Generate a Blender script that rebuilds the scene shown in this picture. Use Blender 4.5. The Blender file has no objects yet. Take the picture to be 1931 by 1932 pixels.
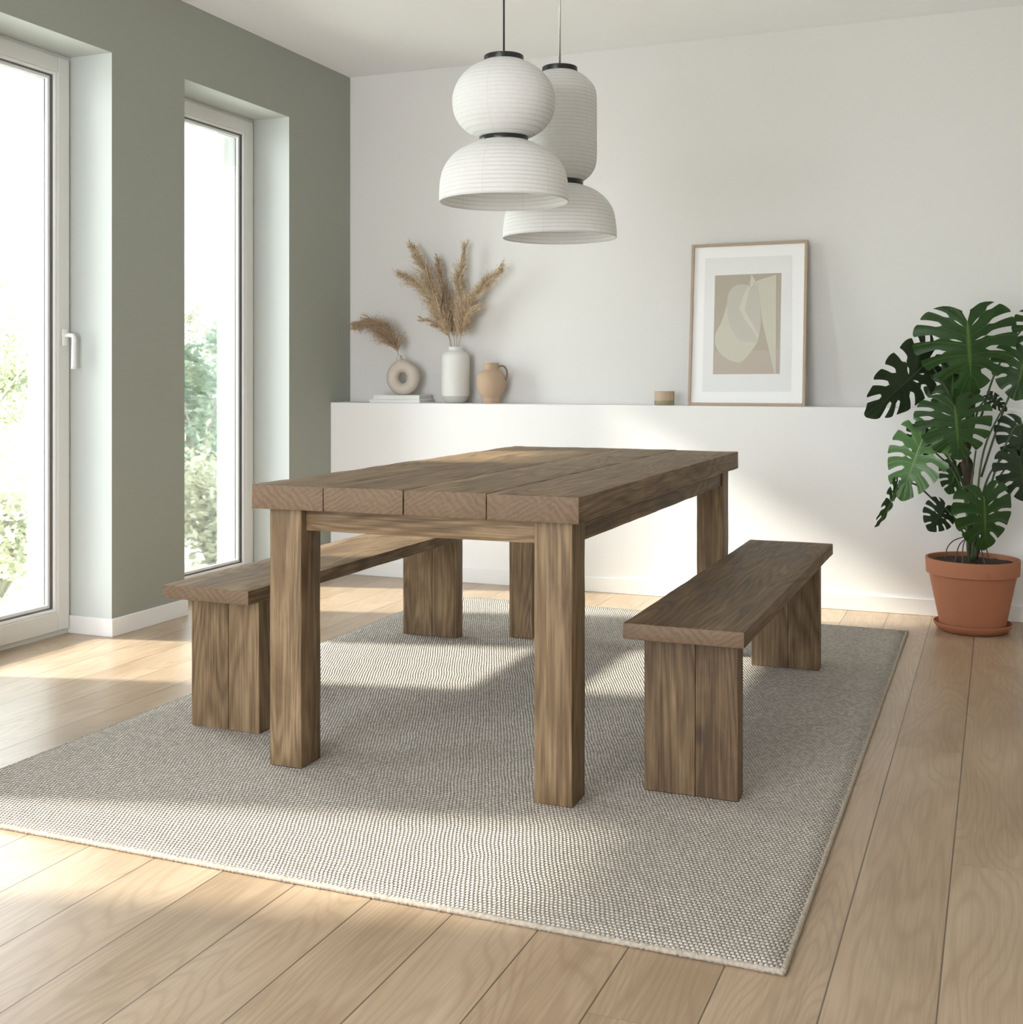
import bpy, bmesh, math, random
from mathutils import Vector, Matrix, noise as mnoise

random.seed(7)
C = bpy.context.scene.collection
PI = math.pi

# ------------------------------------------------------------------ camera geometry (measured from the photograph)
F, Y0, YAW, H = 2254.66, 708.746, 0.3884, 1.0585
cw, sw = math.cos(YAW), math.sin(YAW)

def ray(u, v):
    k = (u - 965.5) / F
    return Vector((-sw + k * cw, cw + k * sw, -(v - Y0) / F))

def at(u, v, d):                       # world point seen at pixel (u, v), d metres along the view axis
    return ray(u, v) * d + Vector((0, 0, H))

def at_y(u, v, y):
    r = ray(u, v)
    return r * (y / r.y) + Vector((0, 0, H))

# ------------------------------------------------------------------ object helpers
def tag(o, label, cat, group=None, kind=None):
    o['label'] = label
    o['category'] = cat
    if group: o['group'] = group
    if kind: o['kind'] = kind
    return o

def empty(name, loc=(0, 0, 0), rz=0.0):
    o = bpy.data.objects.new(name, None)
    o.empty_display_size = 0.1
    o.location = loc
    o.rotation_euler = (0, 0, rz)
    C.objects.link(o)
    return o

def obj(name, bm, mats, parent=None, smooth=False, angle=None):
    me = bpy.data.meshes.new(name)
    bm.normal_update()
    bm.to_mesh(me)
    bm.free()
    if not isinstance(mats, (list, tuple)): mats = [mats]
    for m in mats: me.materials.append(m)
    o = bpy.data.objects.new(name, me)
    C.objects.link(o)
    if smooth:
        me.polygons.foreach_set('use_smooth', [True] * len(me.polygons))
        if angle is not None:
            me.set_sharp_from_angle(angle=angle)
    if parent: o.parent = parent
    return o

def add_box(bm, x0, x1, y0, y1, z0, z1, mi=0):
    vs = [bm.verts.new(p) for p in ((x0,y0,z0),(x1,y0,z0),(x1,y1,z0),(x0,y1,z0),(x0,y0,z1),(x1,y0,z1),(x1,y1,z1),(x0,y1,z1))]
    fs = []
    for q in ((0,3,2,1),(4,5,6,7),(0,1,5,4),(1,2,6,5),(2,3,7,6),(3,0,4,7)):
        f = bm.faces.new([vs[i] for i in q]); f.material_index = mi; fs.append(f)
    return vs, fs

def bev_box(bm, x0, x1, y0, y1, z0, z1, b=0.004, seg=2, mi=0, rough=0.0, step=0.06, tone=None):
    """box with rounded edges; rough > 0 cuts it along its length and wobbles the surface like worn timber"""
    t = bmesh.new()
    vs, fs = add_box(t, x0, x1, y0, y1, z0, z1)
    bmesh.ops.bevel(t, geom=list(t.edges), offset=b, segments=seg, affect='EDGES', profile=0.5)
    if rough > 0:
        for ax, (a, c) in enumerate(((x0,x1),(y0,y1),(z0,z1))):
            n = int((c - a) / step)
            for i in range(1, n):
                co = [0,0,0]; no = [0,0,0]
                co[ax] = a + (c - a) * i / n; no[ax] = 1
                bmesh.ops.bisect_plane(t, geom=list(t.verts)+list(t.edges)+list(t.faces), plane_co=co, plane_no=no)
        t.normal_update()
        for v in t.verts:
            n1 = mnoise.noise(v.co * 6.0 + Vector((x0*7, y0*3, z0*5)))
            n2 = mnoise.noise(v.co * 22.0 + Vector((x0*3, y0*9, z0)))
            nb = sum(1 for f in v.link_faces if len(f.verts) == 4)
            v.co += v.normal * rough * (0.8 * n1 + 0.6 * n2 - 0.3)
    me = bpy.data.meshes.new('tmp'); t.to_mesh(me); t.free()
    n0, f0 = len(bm.verts), len(bm.faces)
    bm.from_mesh(me); bpy.data.meshes.remove(me)
    bm.verts.ensure_lookup_table(); bm.faces.ensure_lookup_table()
    if tone is not None:
        L = bm.verts.layers.float.get('tone') or bm.verts.layers.float.new('tone')
        for v in bm.verts[n0:]: v[L] = tone
    for f in bm.faces[f0:]: f.material_index = mi

def lathe(bm, prof, n=48, cx=0, cy=0, mi=0, close_bottom=False, close_top=False, squash=1.0):
    rings = []
    for r, z in prof:
        rings.append([bm.verts.new((cx + r*math.cos(2*PI*i/n), cy + squash*r*math.sin(2*PI*i/n), z)) for i in range(n)])
    for a, b in zip(rings, rings[1:]):
        for i in range(n):
            f = bm.faces.new((a[i], a[(i+1)%n], b[(i+1)%n], b[i])); f.material_index = mi
    if close_bottom: bm.faces.new(list(reversed(rings[0]))).material_index = mi
    if close_top: bm.faces.new(rings[-1]).material_index = mi

def spline(pts, n):
    """Catmull-Rom through the points"""
    P = [Vector(p) for p in pts]
    P = [P[0]*2 - P[1]] + P + [P[-1]*2 - P[-2]]
    out = []
    m = len(P) - 3
    for i in range(n + 1):
        t = i / n * m
        k = min(int(t), m - 1); t -= k
        a, b, c, d = P[k:k+4]
        out.append(0.5*((2*b) + (c - a)*t + (2*a - 5*b + 4*c - d)*t*t + (3*b - a - 3*c + d)*t*t*t))
    return out

def tube(bm, pts, rad, n=8, mi=0, cap=True):
    pts = [Vector(p) for p in pts]
    up = None; rings = []
    for i, p in enumerate(pts):
        t = (pts[min(i+1, len(pts)-1)] - pts[max(i-1, 0)]).normalized()
        if up is None:
            up = Vector((0,0,1)) if abs(t.z) < 0.9 else Vector((1,0,0))
        s = t.cross(up)
        if s.length < 1e-6: s = t.cross(Vector((0,1,0)))
        s.normalize(); up = s.cross(t).normalized()
        r = rad(i/(len(pts)-1)) if callable(rad) else rad
        rings.append([bm.verts.new(p + r*(math.cos(2*PI*j/n)*s + math.sin(2*PI*j/n)*up)) for j in range(n)])
    for a, b in zip(rings, rings[1:]):
        for j in range(n):
            bm.faces.new((a[j], a[(j+1)%n], b[(j+1)%n], b[j])).material_index = mi
    if cap:
        bm.faces.new(list(reversed(rings[0]))).material_index = mi
        bm.faces.new(rings[-1]).material_index = mi

# ------------------------------------------------------------------ material helpers
class NT:
    def __init__(self, name):
        self.m = bpy.data.materials.new(name); self.m.use_nodes = True
        self.t = self.m.node_tree
        self.t.nodes.clear()
        self.out = self.t.nodes.new('ShaderNodeOutputMaterial')
    def n(self, typ, ins=None, **kw):
        nd = self.t.nodes.new(typ)
        for k, v in kw.items(): setattr(nd, k, v)
        if ins:
            for k, v in ins.items(): self.set(nd, k, v)
        return nd
    def set(self, nd, k, v):
        s = nd.inputs[k]
        if isinstance(v, bpy.types.NodeSocket): self.t.links.new(v, s)
        elif isinstance(v, bpy.types.Node): self.t.links.new(v.outputs[0], s)
        else: s.default_value = v
    def math(self, op, a, b=None, c=None, clamp=False):
        nd = self.t.nodes.new('ShaderNodeMath'); nd.operation = op; nd.use_clamp = clamp
        for i, v in enumerate((a, b, c)):
            if v is not None: self.set(nd, i, v)
        return nd.outputs[0]
    def mix(self, f, a, b, blend='MIX'):
        nd = self.t.nodes.new('ShaderNodeMix'); nd.data_type = 'RGBA'; nd.blend_type = blend
        self.set(nd, 0, f); self.set(nd, 6, a); self.set(nd, 7, b)
        return nd.outputs[2]
    def ramp(self, f, stops, interp='LINEAR'):
        nd = self.t.nodes.new('ShaderNodeValToRGB'); cr = nd.color_ramp; cr.interpolation = interp
        while len(cr.elements) < len(stops): cr.elements.new(0.5)
        for e, (p, c) in zip(cr.elements, stops):
            e.position = p; e.color = (c[0], c[1], c[2], 1) if not isinstance(c, (int, float)) else (c, c, c, 1)
        self.set(nd, 0, f)
        return nd.outputs[0]
    def vec(self, x, y, z):
        nd = self.t.nodes.new('ShaderNodeCombineXYZ')
        for i, v in enumerate((x, y, z)): self.set(nd, i, v)
        return nd.outputs[0]
    def sep(self, v):
        nd = self.t.nodes.new('ShaderNodeSeparateXYZ'); self.set(nd, 0, v); return nd.outputs
    def noise(self, v, scale=1.0, detail=2.0, rough=0.5, dist=0.0):
        nd = self.n('ShaderNodeTexNoise', {'Vector': v, 'Scale': scale, 'Detail': detail, 'Roughness': rough, 'Distortion': dist})
        return nd.outputs[0]
    def bsdf(self, **kw):
        nd = self.t.nodes.new('ShaderNodeBsdfPrincipled')
        for k, v in kw.items(): self.set(nd, k.replace('_', ' '), v)
        self.t.links.new(nd.outputs[0], self.out.inputs[0])
        return nd
    def bump(self, h, strength=0.3, dist=0.01):
        return self.n('ShaderNodeBump', {'Height': h, 'Strength': strength, 'Distance': dist}).outputs[0]

def c4(r, g, b): return (r, g, b, 1)
def s2l(r, g, b):
    f = lambda x: (x/255/12.92) if x/255 <= 0.04045 else ((x/255+0.055)/1.055)**2.4
    return (f(r), f(g), f(b), 1)

def plain(name, col, rough=0.6, var=0.04, scale=3.0, bump=0.0, bscale=60.0, metal=0.0, spec=0.5):
    t = NT(name)
    co = t.n('ShaderNodeTexCoord').outputs['Object']
    nz = t.noise(co, scale, 3)
    dark = tuple(x*(1-var) for x in col[:3]) + (1,)
    lite = tuple(min(1, x*(1+var)) for x in col[:3]) + (1,)
    kw = dict(Base_Color=t.mix(nz, dark, lite), Roughness=rough, Metallic=metal)
    b = t.bsdf(**kw)
    b.inputs['Specular IOR Level'].default_value = spec
    if bump > 0:
        t.set(b, 'Normal', t.bump(t.noise(co, bscale, 4, 0.6), bump, 0.002))
    return t.m

def wood(name, axis, dark, mid, lite, endc, gloss=0.55):
    """weathered solid timber, fibres along `axis` of the object"""
    t = NT(name)
    tc = t.n('ShaderNodeTexCoord')
    co = tc.outputs['Object']
    p = t.sep(co)
    tone = t.n('ShaderNodeAttribute', attribute_name='tone').outputs['Fac']
    rnd = t.n('ShaderNodeObjectInfo').outputs['Random']
    along = p[axis]
    cr = [p[i] for i in range(3) if i != axis]
    off = t.math('ADD', t.math('MULTIPLY', tone, 13.7), t.math('MULTIPLY', rnd, 29.0))
    # broad growth rings: contour lines of a stretched noise give cathedral arches
    v1 = t.vec(t.math('MULTIPLY', cr[0], 7.0), t.math('MULTIPLY', cr[1], 7.0), t.math('ADD', t.math('MULTIPLY', along, 0.75), off))
    n1 = t.noise(v1, 1.0, 2.0, 0.45, 0.35)
    rings = t.math('SINE', t.math('MULTIPLY', n1, 105.0))
    rings = t.math('POWER', t.math('MULTIPLY_ADD', rings, 0.5, 0.5), 1.6)
    # fine fibres
    v2 = t.vec(t.math('MULTIPLY', cr[0], 210.0), t.math('MULTIPLY', cr[1], 210.0), t.math('ADD', t.math('MULTIPLY', along, 5.0), off))
    n2 = t.noise(v2, 1.0, 3.0, 0.6)
    # blotches of wear
    v3 = t.vec(t.math('MULTIPLY', cr[0], 9.0), t.math('MULTIPLY', cr[1], 9.0), t.math('ADD', t.math('MULTIPLY', along, 2.6), off))
    n3 = t.noise(v3, 1.0, 4.0, 0.6, 0.6)
    # knots
    v4 = t.vec(t.math('MULTIPLY', cr[0], 6.0), t.math('MULTIPLY', cr[1], 6.0), t.math('ADD', t.math('MULTIPLY', along, 2.6), off))
    vor = t.n('ShaderNodeTexVoronoi', {'Vector': v4, 'Scale': 1.0}).outputs['Distance']
    knot = t.ramp(vor, [(0.0, 1.0), (0.04, 0.85), (0.09, 0.0)])
    # long dark checks
    v5 = t.vec(t.math('MULTIPLY', cr[0], 38.0), t.math('MULTIPLY', cr[1], 38.0), t.math('ADD', t.math('MULTIPLY', along, 1.5), off))
    chk = t.ramp(t.noise(v5, 1.0, 3.0, 0.55, 0.8), [(0.66, 0.0), (0.75, 1.0)])
    f = t.math('ADD', t.math('MULTIPLY_ADD', n3, 0.8, 0.1), t.math('MULTIPLY_ADD', n2, 0.75, -0.375))
    f = t.math('ADD', f, t.math('MULTIPLY_ADD', rings, -0.15, 0.06))
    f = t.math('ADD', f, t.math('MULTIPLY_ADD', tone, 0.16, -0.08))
    col = t.ramp(f, [(0.22, dark), (0.5, mid), (0.74, lite)])
    col = t.mix(t.math('MULTIPLY', chk, 0.42), col, tuple(x*0.45 for x in dark[:3]) + (1,))
    col = t.mix(t.math('MULTIPLY', knot, 0.7), col, tuple(x*0.4 for x in dark[:3]) + (1,))
    # end grain: sawn cross cuts
    w = t.n('ShaderNodeTexWave', {'Vector': co, 'Scale': 24.0, 'Distortion': 7.0, 'Detail': 3.0, 'Detail Scale': 1.2}, wave_type='BANDS', bands_direction='DIAGONAL').outputs[0]
    w2 = t.noise(co, 26.0, 4.0, 0.7, 1.2)
    wr = t.n('ShaderNodeTexWave', {'Vector': t.n('ShaderNodeMapping', {'Vector': co, 'Rotation': (0.6, 1.2, 0.3)}).outputs[0], 'Scale': 55.0, 'Distortion': 4.0, 'Detail': 2.0}, wave_type='BANDS', bands_direction='DIAGONAL').outputs[0]
    msk = t.ramp(t.noise(co, 9.0, 2.0), [(0.42, 0.0), (0.58, 1.0)])
    w = t.mix(msk, w, wr)
    ends = t.mix(t.math('MULTIPLY_ADD', w, 0.34, t.math('MULTIPLY', w2, 0.66)), tuple(x*0.62 for x in endc[:3]) + (1,), tuple(min(1, x*1.3) for x in endc[:3]) + (1,))
    nn = t.sep(tc.outputs['Normal'])
    isend = t.math('GREATER_THAN', t.math('ABSOLUTE', nn[axis]), 0.75)
    col = t.mix(isend, col, ends)
    h = t.math('SUBTRACT', t.math('MULTIPLY', n2, 0.7), t.math('MULTIPLY', chk, 0.9))
    b = t.bsdf(Base_Color=col, Roughness=t.math('MULTIPLY_ADD', n3, 0.25, gloss - 0.12), Normal=t.bump(h, 0.35, 0.004))
    b.inputs['Specular IOR Level'].default_value = 0.35
    return t.m

# ------------------------------------------------------------------ materials
M = {}
M['wall_green'] = plain('sage wall paint', c4(0.335, 0.352, 0.308), 0.75, 0.02, 1.5, 0.05, 140, spec=0.3)
M['reveal'] = plain('sage paint with sky light tint', c4(0.62, 0.65, 0.625), 0.8, 0.02, 1.5, spec=0.2)  # sage made paler: sky light on the reveals is put into the colour
M['wall_cream'] = plain('warm plaster', c4(0.735, 0.722, 0.70), 0.85, 0.015, 1.2, 0.04, 90, spec=0.2)
M['ledge'] = plain('ledge white paint', c4(0.86, 0.857, 0.85), 0.8, 0.01, 1.2, 0.03, 90, spec=0.2)
M['ceil'] = plain('ceiling paint', c4(0.93, 0.935, 0.95), 0.9, 0.01, 1.0, spec=0.1)
M['base'] = plain('baseboard paint', c4(0.86, 0.86, 0.85), 0.5, 0.01, 2.0)
M['upvc'] = plain('white window frame', c4(0.76, 0.76, 0.74), 0.4, 0.01, 2.0)
M['bead'] = plain('bright glazing bead', c4(0.9, 0.9, 0.9), 0.35, 0.01, 2.0)
M['gasket'] = plain('grey rubber gasket', c4(0.13, 0.13, 0.13), 0.6, 0.05, 4.0)
M['handle'] = plain('white handle', c4(0.88, 0.88, 0.87), 0.3, 0.01, 2.0)
M['exterior'] = plain('exterior render', c4(0.9, 0.9, 0.9), 0.9, 0.02, 2.0)
M['lawn'] = plain('garden lawn', c4(0.62, 0.64, 0.54), 0.95, 0.12, 9.0)

def glass_mat():
    t = NT('window glass')
    tr = t.n('ShaderNodeBsdfTransparent', {'Color': c4(0.97, 0.985, 0.975)})
    gl = t.n('ShaderNodeBsdfGlossy', {'Roughness': 0.02, 'Color': c4(1, 1, 1)})
    fr = t.n('ShaderNodeFresnel', {'IOR': 1.35})
    co = t.n('ShaderNodeTexCoord').outputs['Object']
    fac = t.math('MULTIPLY', fr, t.math('MULTIPLY_ADD', t.noise(co, 2.0), 0.05, 0.8))
    mx = t.n('ShaderNodeMixShader', {0: fac, 1: tr.outputs[0], 2: gl.outputs[0]})
    t.t.links.new(mx.outputs[0], t.out.inputs[0])
    return t.m
M['glass'] = glass_mat()

def floor_mat():
    t = NT('oak plank floor')
    W, L = 0.18, 1.95
    co = t.n('ShaderNodeTexCoord').outputs['Object']
    p = t.sep(co)
    a = t.math('DIVIDE', t.math('ADD', p[0], 0.097), W)
    i = t.math('FLOOR', a); fx = t.math('SUBTRACT', a, i)
    r1 = t.n('ShaderNodeTexWhiteNoise', {'W': i}, noise_dimensions='1D').outputs['Value']
    b = t.math('DIVIDE', t.math('ADD', p[1], t.math('MULTIPLY', r1, L)), L)
    j = t.math('FLOOR', b); fy = t.math('SUBTRACT', b, j)
    r2 = t.n('ShaderNodeTexWhiteNoise', {'Vector': t.vec(i, j, 3.3)}, noise_dimensions='3D').outputs['Value']
    off = t.math('MULTIPLY', r2, 41.0)
    v1 = t.vec(t.math('MULTIPLY', p[0], 7.0), t.math('ADD', t.math('MULTIPLY', p[1], 0.95), off), off)
    n1 = t.noise(v1, 1.0, 1.5, 0.4, 0.25)
    rings = t.math('SINE', t.math('MULTIPLY', n1, 130.0))
    rings = t.math('POWER', t.math('MULTIPLY_ADD', rings, 0.5, 0.5), 3.0)
    v2 = t.vec(t.math('MULTIPLY', p[0], 170.0), t.math('ADD', t.math('MULTIPLY', p[1], 4.0), off), off)
    n2 = t.noise(v2, 1.0, 3.0, 0.6)
    v3 = t.vec(t.math('MULTIPLY', p[0], 5.0), t.math('ADD', t.math('MULTIPLY', p[1], 1.6), off), off)
    n3 = t.noise(v3, 1.0, 3.0, 0.55, 0.5)
    vor = t.n('ShaderNodeTexVoronoi', {'Vector': t.vec(t.math('MULTIPLY', p[0], 5.0), t.math('ADD', t.math('MULTIPLY', p[1], 1.4), off), off), 'Scale': 1.0}).outputs['Distance']
    knot = t.ramp(vor, [(0.0, 1.0), (0.05, 0.7), (0.11, 0.0)])
    f = t.math('ADD', t.math('MULTIPLY', n3, 0.9), t.math('MULTIPLY_ADD', n2, 0.6, -0.3))
    f = t.math('ADD', f, t.math('MULTIPLY_ADD', r2, 0.22, -0.11))
    col = t.ramp(f, [(0.2, (0.345, 0.245, 0.155)), (0.5, (0.465, 0.345, 0.232)), (0.8, (0.56, 0.44, 0.315))])
    col = t.mix(t.math('MULTIPLY', t.math('MULTIPLY', rings, t.math('MULTIPLY_ADD', n2, 1.0, 0.0)), 0.50), col, c4(0.24, 0.15, 0.085))
    col = t.mix(t.math('MULTIPLY', knot, 0.55), col, c4(0.14, 0.08, 0.045))
    ex = t.math('MULTIPLY', t.math('MINIMUM', fx, t.math('SUBTRACT', 1.0, fx)), W)
    ey = t.math('MULTIPLY', t.math('MINIMUM', fy, t.math('SUBTRACT', 1.0, fy)), L)
    gx = t.ramp(t.math('MULTIPLY', ex, 100.0), [(0.10, 1.0), (0.19, 0.0)])
    gy = t.ramp(t.math('MULTIPLY', ey, 100.0), [(0.03, 0.55), (0.11, 0.0)])
    g = t.math('MAXIMUM', gx, gy)
    col = t.mix(t.math('MULTIPLY', g, 0.85), col, c4(0.07, 0.045, 0.028))
    h = t.math('SUBTRACT', t.math('MULTIPLY', n2, 0.25), t.math('MULTIPLY', g, 2.0))
    bs = t.bsdf(Base_Color=col, Roughness=t.math('MULTIPLY_ADD', n3, 0.14, 0.25), Normal=t.bump(h, 0.18, 0.002))
    bs.inputs['Specular IOR Level'].default_value = 0.65
    return t.m
M['floor'] = floor_mat()

def rug_mat():
    t = NT('woven wool rug')
    co = t.n('ShaderNodeTexCoord').outputs['Object']
    wob = t.n('ShaderNodeTexNoise', {'Vector': co, 'Scale': 7.0, 'Detail': 2.0}).outputs['Color']
    wv = t.n('ShaderNodeVectorMath', {0: wob, 1: (0.5, 0.5, 0.5)}, operation='SUBTRACT').outputs[0]
    wv = t.n('ShaderNodeVectorMath', {0: wv, 'Scale': 0.016}, operation='SCALE').outputs[0]
    pv = t.n('ShaderNodeVectorMath', {0: co, 1: wv}, operation='ADD').outputs[0]
    p = t.sep(pv)
    row = t.math('DIVIDE', p[1], 0.0112)
    ri = t.math('FLOOR', row)
    fy = t.math('SUBTRACT', row, ri)
    st = t.math('MULTIPLY', t.math('MODULO', ri, 2.0), 0.5)
    cx = t.math('ADD', t.math('DIVIDE', p[0], 0.0096), st)
    ci = t.math('FLOOR', cx)
    fx = t.math('SUBTRACT', cx, ci)
    rn = t.n('ShaderNodeTexWhiteNoise', {'Vector': t.vec(ci, ri, 0.0)}, noise_dimensions='3D').outputs['Value']
    sx = t.math('SINE', t.math('MULTIPLY', fx, PI)); sy = t.math('SINE', t.math('MULTIPLY', fy, PI))
    hgt = t.math('POWER', t.math('MULTIPLY', sx, sy), 0.6)
    hgt = t.math('MULTIPLY', hgt, t.math('MULTIPLY_ADD', rn, 0.5, 0.65))
    fine = t.noise(co, 900.0, 2.0)
    big = t.noise(co, 2.2, 3.0, 0.6)
    body = t.mix(rn, c4(0.62, 0.555, 0.475), c4(0.87, 0.80, 0.71))
    body = t.mix(t.math('MULTIPLY', big, 0.35), body, c4(0.65, 0.595, 0.525))
    col = t.mix(t.ramp(hgt, [(0.08, 0.0), (0.42, 1.0)]), c4(0.24, 0.20, 0.16), body)
    h = t.math('ADD', hgt, t.math('MULTIPLY', fine, 0.15))
    b = t.bsdf(Base_Color=col, Roughness=0.95, Normal=t.bump(h, 1.0, 0.009))
    b.inputs['Specular IOR Level'].default_value = 0.1
    b.inputs['Sheen Weight'].default_value = 0.15
    return t.m
M['rug'] = rug_mat()
M['rug_edge'] = plain('rug edge cord', c4(0.46, 0.405, 0.335), 0.95, 0.5, 110.0, 0.8, 300, spec=0.1)

DK, MD, LT, EN = (0.078, 0.044, 0.019, 1), (0.176, 0.112, 0.056, 1), (0.30, 0.207, 0.115, 1), (0.165, 0.106, 0.063, 1)
M['wood_x'] = wood('weathered pine along x', 0, DK, MD, LT, EN)
M['wood_y'] = wood('weathered pine along y', 1, DK, MD, LT, EN)
M['wood_z'] = wood('weathered pine upright', 2, DK, MD, LT, EN)

def paper_mat(name, pitch, col=(0.87, 0.865, 0.85)):
    """ribbed rice paper shade: thin horizontal wires and a few vertical seams"""
    t = NT(name)
    co = t.n('ShaderNodeTexCoord').outputs['Object']
    p = t.sep(co)
    z = t.math('DIVIDE', t.math('ADD', p[2], t.math('MULTIPLY', t.noise(co, 6.0, 1.0), 0.004)), pitch)
    fz = t.math('ABSOLUTE', t.math('SUBTRACT', t.math('FRACT', z), 0.5))
    line = t.ramp(fz, [(0.0, 1.0), (0.08, 0.75), (0.17, 0.0)])
    ang = t.math('ARCTAN2', p[1], p[0])
    sa = t.math('FRACT', t.math('ADD', t.math('MULTIPLY', ang, 6/(2*PI)), 0.93))
    seam = t.ramp(t.math('ABSOLUTE', t.math('SUBTRACT', sa, 0.5)), [(0.0, 1.0), (0.008, 0.6), (0.013, 0.0)])
    mk = t.math('MAXIMUM', t.math('MULTIPLY', line, t.math('MULTIPLY_ADD', t.noise(co, 4.5), 1.6, -0.42, True)), t.math('MULTIPLY', seam, 0.25))
    base = t.mix(t.noise(co, 60.0, 4.0), c4(*[x*0.95 for x in col]), c4(*[min(1, x*1.03) for x in col]))
    c = t.mix(t.math('MULTIPLY', mk, 0.50), base, c4(0.33, 0.33, 0.31))
    nb = t.bump(t.math('ADD', line, t.math('MULTIPLY', t.noise(co, 180.0, 3.0), 0.25)), 0.15, 0.003)
    di = t.n('ShaderNodeBsdfDiffuse', {'Color': c, 'Normal': nb})
    tr = t.n('ShaderNodeBsdfTranslucent', {'Color': c, 'Normal': nb})
    mx = t.n('ShaderNodeMixShader', {0: 0.28, 1: di.outputs[0], 2: tr.outputs[0]})
    t.t.links.new(mx.outputs[0], t.out.inputs[0])
    return t.m
M['paper'] = paper_mat('rice paper', 0.0125)
M['black'] = plain('black lacquer', c4(0.012, 0.012, 0.013), 0.3, 0.1, 4.0)
M['cord'] = plain('black cord', c4(0.02, 0.02, 0.02), 0.6, 0.1, 4.0)
M['cord2'] = plain('pale metal rod', c4(0.45, 0.45, 0.43), 0.35, 0.05, 4.0, metal=0.6)

M['terracotta'] = plain('terracotta', c4(0.40, 0.165, 0.09), 0.75, 0.12, 7.0, 0.1, 120, spec=0.25)
M['soil'] = plain('potting soil', c4(0.035, 0.022, 0.015), 0.95, 0.5, 60.0, 1.0, 90)
M['bark'] = plain('monstera bark', c4(0.06, 0.036, 0.022), 0.9, 0.55, 38.0, 1.0, 60)
M['stalk'] = plain('leaf stalk', c4(0.055, 0.085, 0.03), 0.5, 0.3, 20.0)
M['root'] = plain('aerial root', c4(0.10, 0.085, 0.05), 0.7, 0.3, 20.0)

def leaf_mat(name, c0, c1, rib, gloss=0.38, transl=0.14):
    t = NT(name)
    uv = t.n('ShaderNodeUVMap').outputs[0]
    q = t.sep(uv)                      # x: place along the rib, y: from rib (0) to margin (1)
    co = t.n('ShaderNodeTexCoord').outputs['Object']
    nz = t.noise(co, 14.0, 3.0)
    c = t.mix(nz, c0, c1)
    vein = t.ramp(t.math('ABSOLUTE', t.math('SUBTRACT', t.math('FRACT', t.math('MULTIPLY', q[0], 7.0)), 0.5)), [(0.0, 0.45), (0.06, 0.0)])
    c = t.mix(vein, c, rib)
    mid = t.ramp(q[1], [(0.018, 1.0), (0.05, 0.0)])
    c = t.mix(t.math('MULTIPLY', mid, 0.9), c, rib)
    b = t.n('ShaderNodeBsdfPrincipled', {'Base Color': c, 'Roughness': gloss, 'Specular IOR Level': 0.38, 'Normal': t.bump(t.math('MULTIPLY_ADD', vein, -0.8, t.math('MULTIPLY', nz, 0.4)), 0.3, 0.004)})
    tr = t.n('ShaderNodeBsdfTranslucent', {'Color': c1})
    mx = t.n('ShaderNodeMixShader', {0: transl, 1: b.outputs[0], 2: tr.outputs[0]})
    t.t.links.new(mx.outputs[0], t.out.inputs[0])
    return t.m
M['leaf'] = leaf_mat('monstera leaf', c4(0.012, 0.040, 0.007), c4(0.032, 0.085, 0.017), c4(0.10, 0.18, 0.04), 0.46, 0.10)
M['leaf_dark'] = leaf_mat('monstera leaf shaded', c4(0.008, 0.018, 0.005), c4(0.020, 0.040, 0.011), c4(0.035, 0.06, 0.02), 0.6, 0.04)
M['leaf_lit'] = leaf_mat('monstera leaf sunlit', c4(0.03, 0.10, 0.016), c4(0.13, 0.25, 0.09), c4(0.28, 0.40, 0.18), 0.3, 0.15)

M['white_glaze'] = plain('matt white glaze', c4(0.70, 0.69, 0.66), 0.55, 0.07, 14.0, 0.25, 70)
M['grey_glaze'] = plain('grey green glaze', c4(0.50, 0.51, 0.46), 0.6, 0.06, 14.0, 0.15, 70)
M['beige_clay'] = plain('beige bisque', c4(0.60, 0.53, 0.46), 0.7, 0.04, 14.0, 0.15, 90)
M['tan_clay'] = plain('tan clay', c4(0.47, 0.335, 0.23), 0.7, 0.05, 14.0, 0.15, 90)
M['handle_clay'] = plain('dark tan clay handle', c4(0.26, 0.19, 0.135), 0.7, 0.05, 14.0)
M['book'] = plain('white book cover', c4(0.80, 0.80, 0.79), 0.5, 0.02, 5.0)
M['pages'] = plain('book pages', c4(0.74, 0.73, 0.70), 0.9, 0.12, 240.0)
def straw_mat(name, c0, c1):
    t = NT(name)
    geo = t.n('ShaderNodeNewGeometry'); co = t.n('ShaderNodeTexCoord').outputs['Object']
    c = t.mix(t.math('MULTIPLY_ADD', t.noise(co, 40.0, 2.0), 0.8, t.math('MULTIPLY_ADD', geo.outputs['Random Per Island'], 0.8, -0.3)), c0, c1)
    di = t.n('ShaderNodeBsdfDiffuse', {'Color': c}); tr = t.n('ShaderNodeBsdfTranslucent', {'Color': c})
    mx = t.n('ShaderNodeMixShader', {0: 0.25, 1: di.outputs[0], 2: tr.outputs[0]})
    t.t.links.new(mx.outputs[0], t.out.inputs[0])
    return t.m
M['pampas'] = straw_mat('dry pampas', c4(0.30, 0.20, 0.105), c4(0.90, 0.76, 0.57))
M['pampas2'] = straw_mat('dry brown pampas', c4(0.23, 0.15, 0.085), c4(0.70, 0.55, 0.40))
M['straw'] = plain('dry stem', c4(0.42, 0.33, 0.22), 0.8, 0.2, 40.0)
M['oakframe'] = plain('light oak frame', c4(0.42, 0.32, 0.235), 0.5, 0.12, 24.0, 0.1, 120)
M['mat'] = plain('white picture mount', c4(0.9, 0.9, 0.9), 0.9, 0.01, 4.0, spec=0.1)
M['mat2'] = plain('pale grey mount', c4(0.80, 0.80, 0.80), 0.9, 0.01, 4.0, spec=0.1)
M['art0'] = plain('print beige ground', c4(0.46, 0.415, 0.34), 0.9, 0.06, 3.0, spec=0.1)
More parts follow.
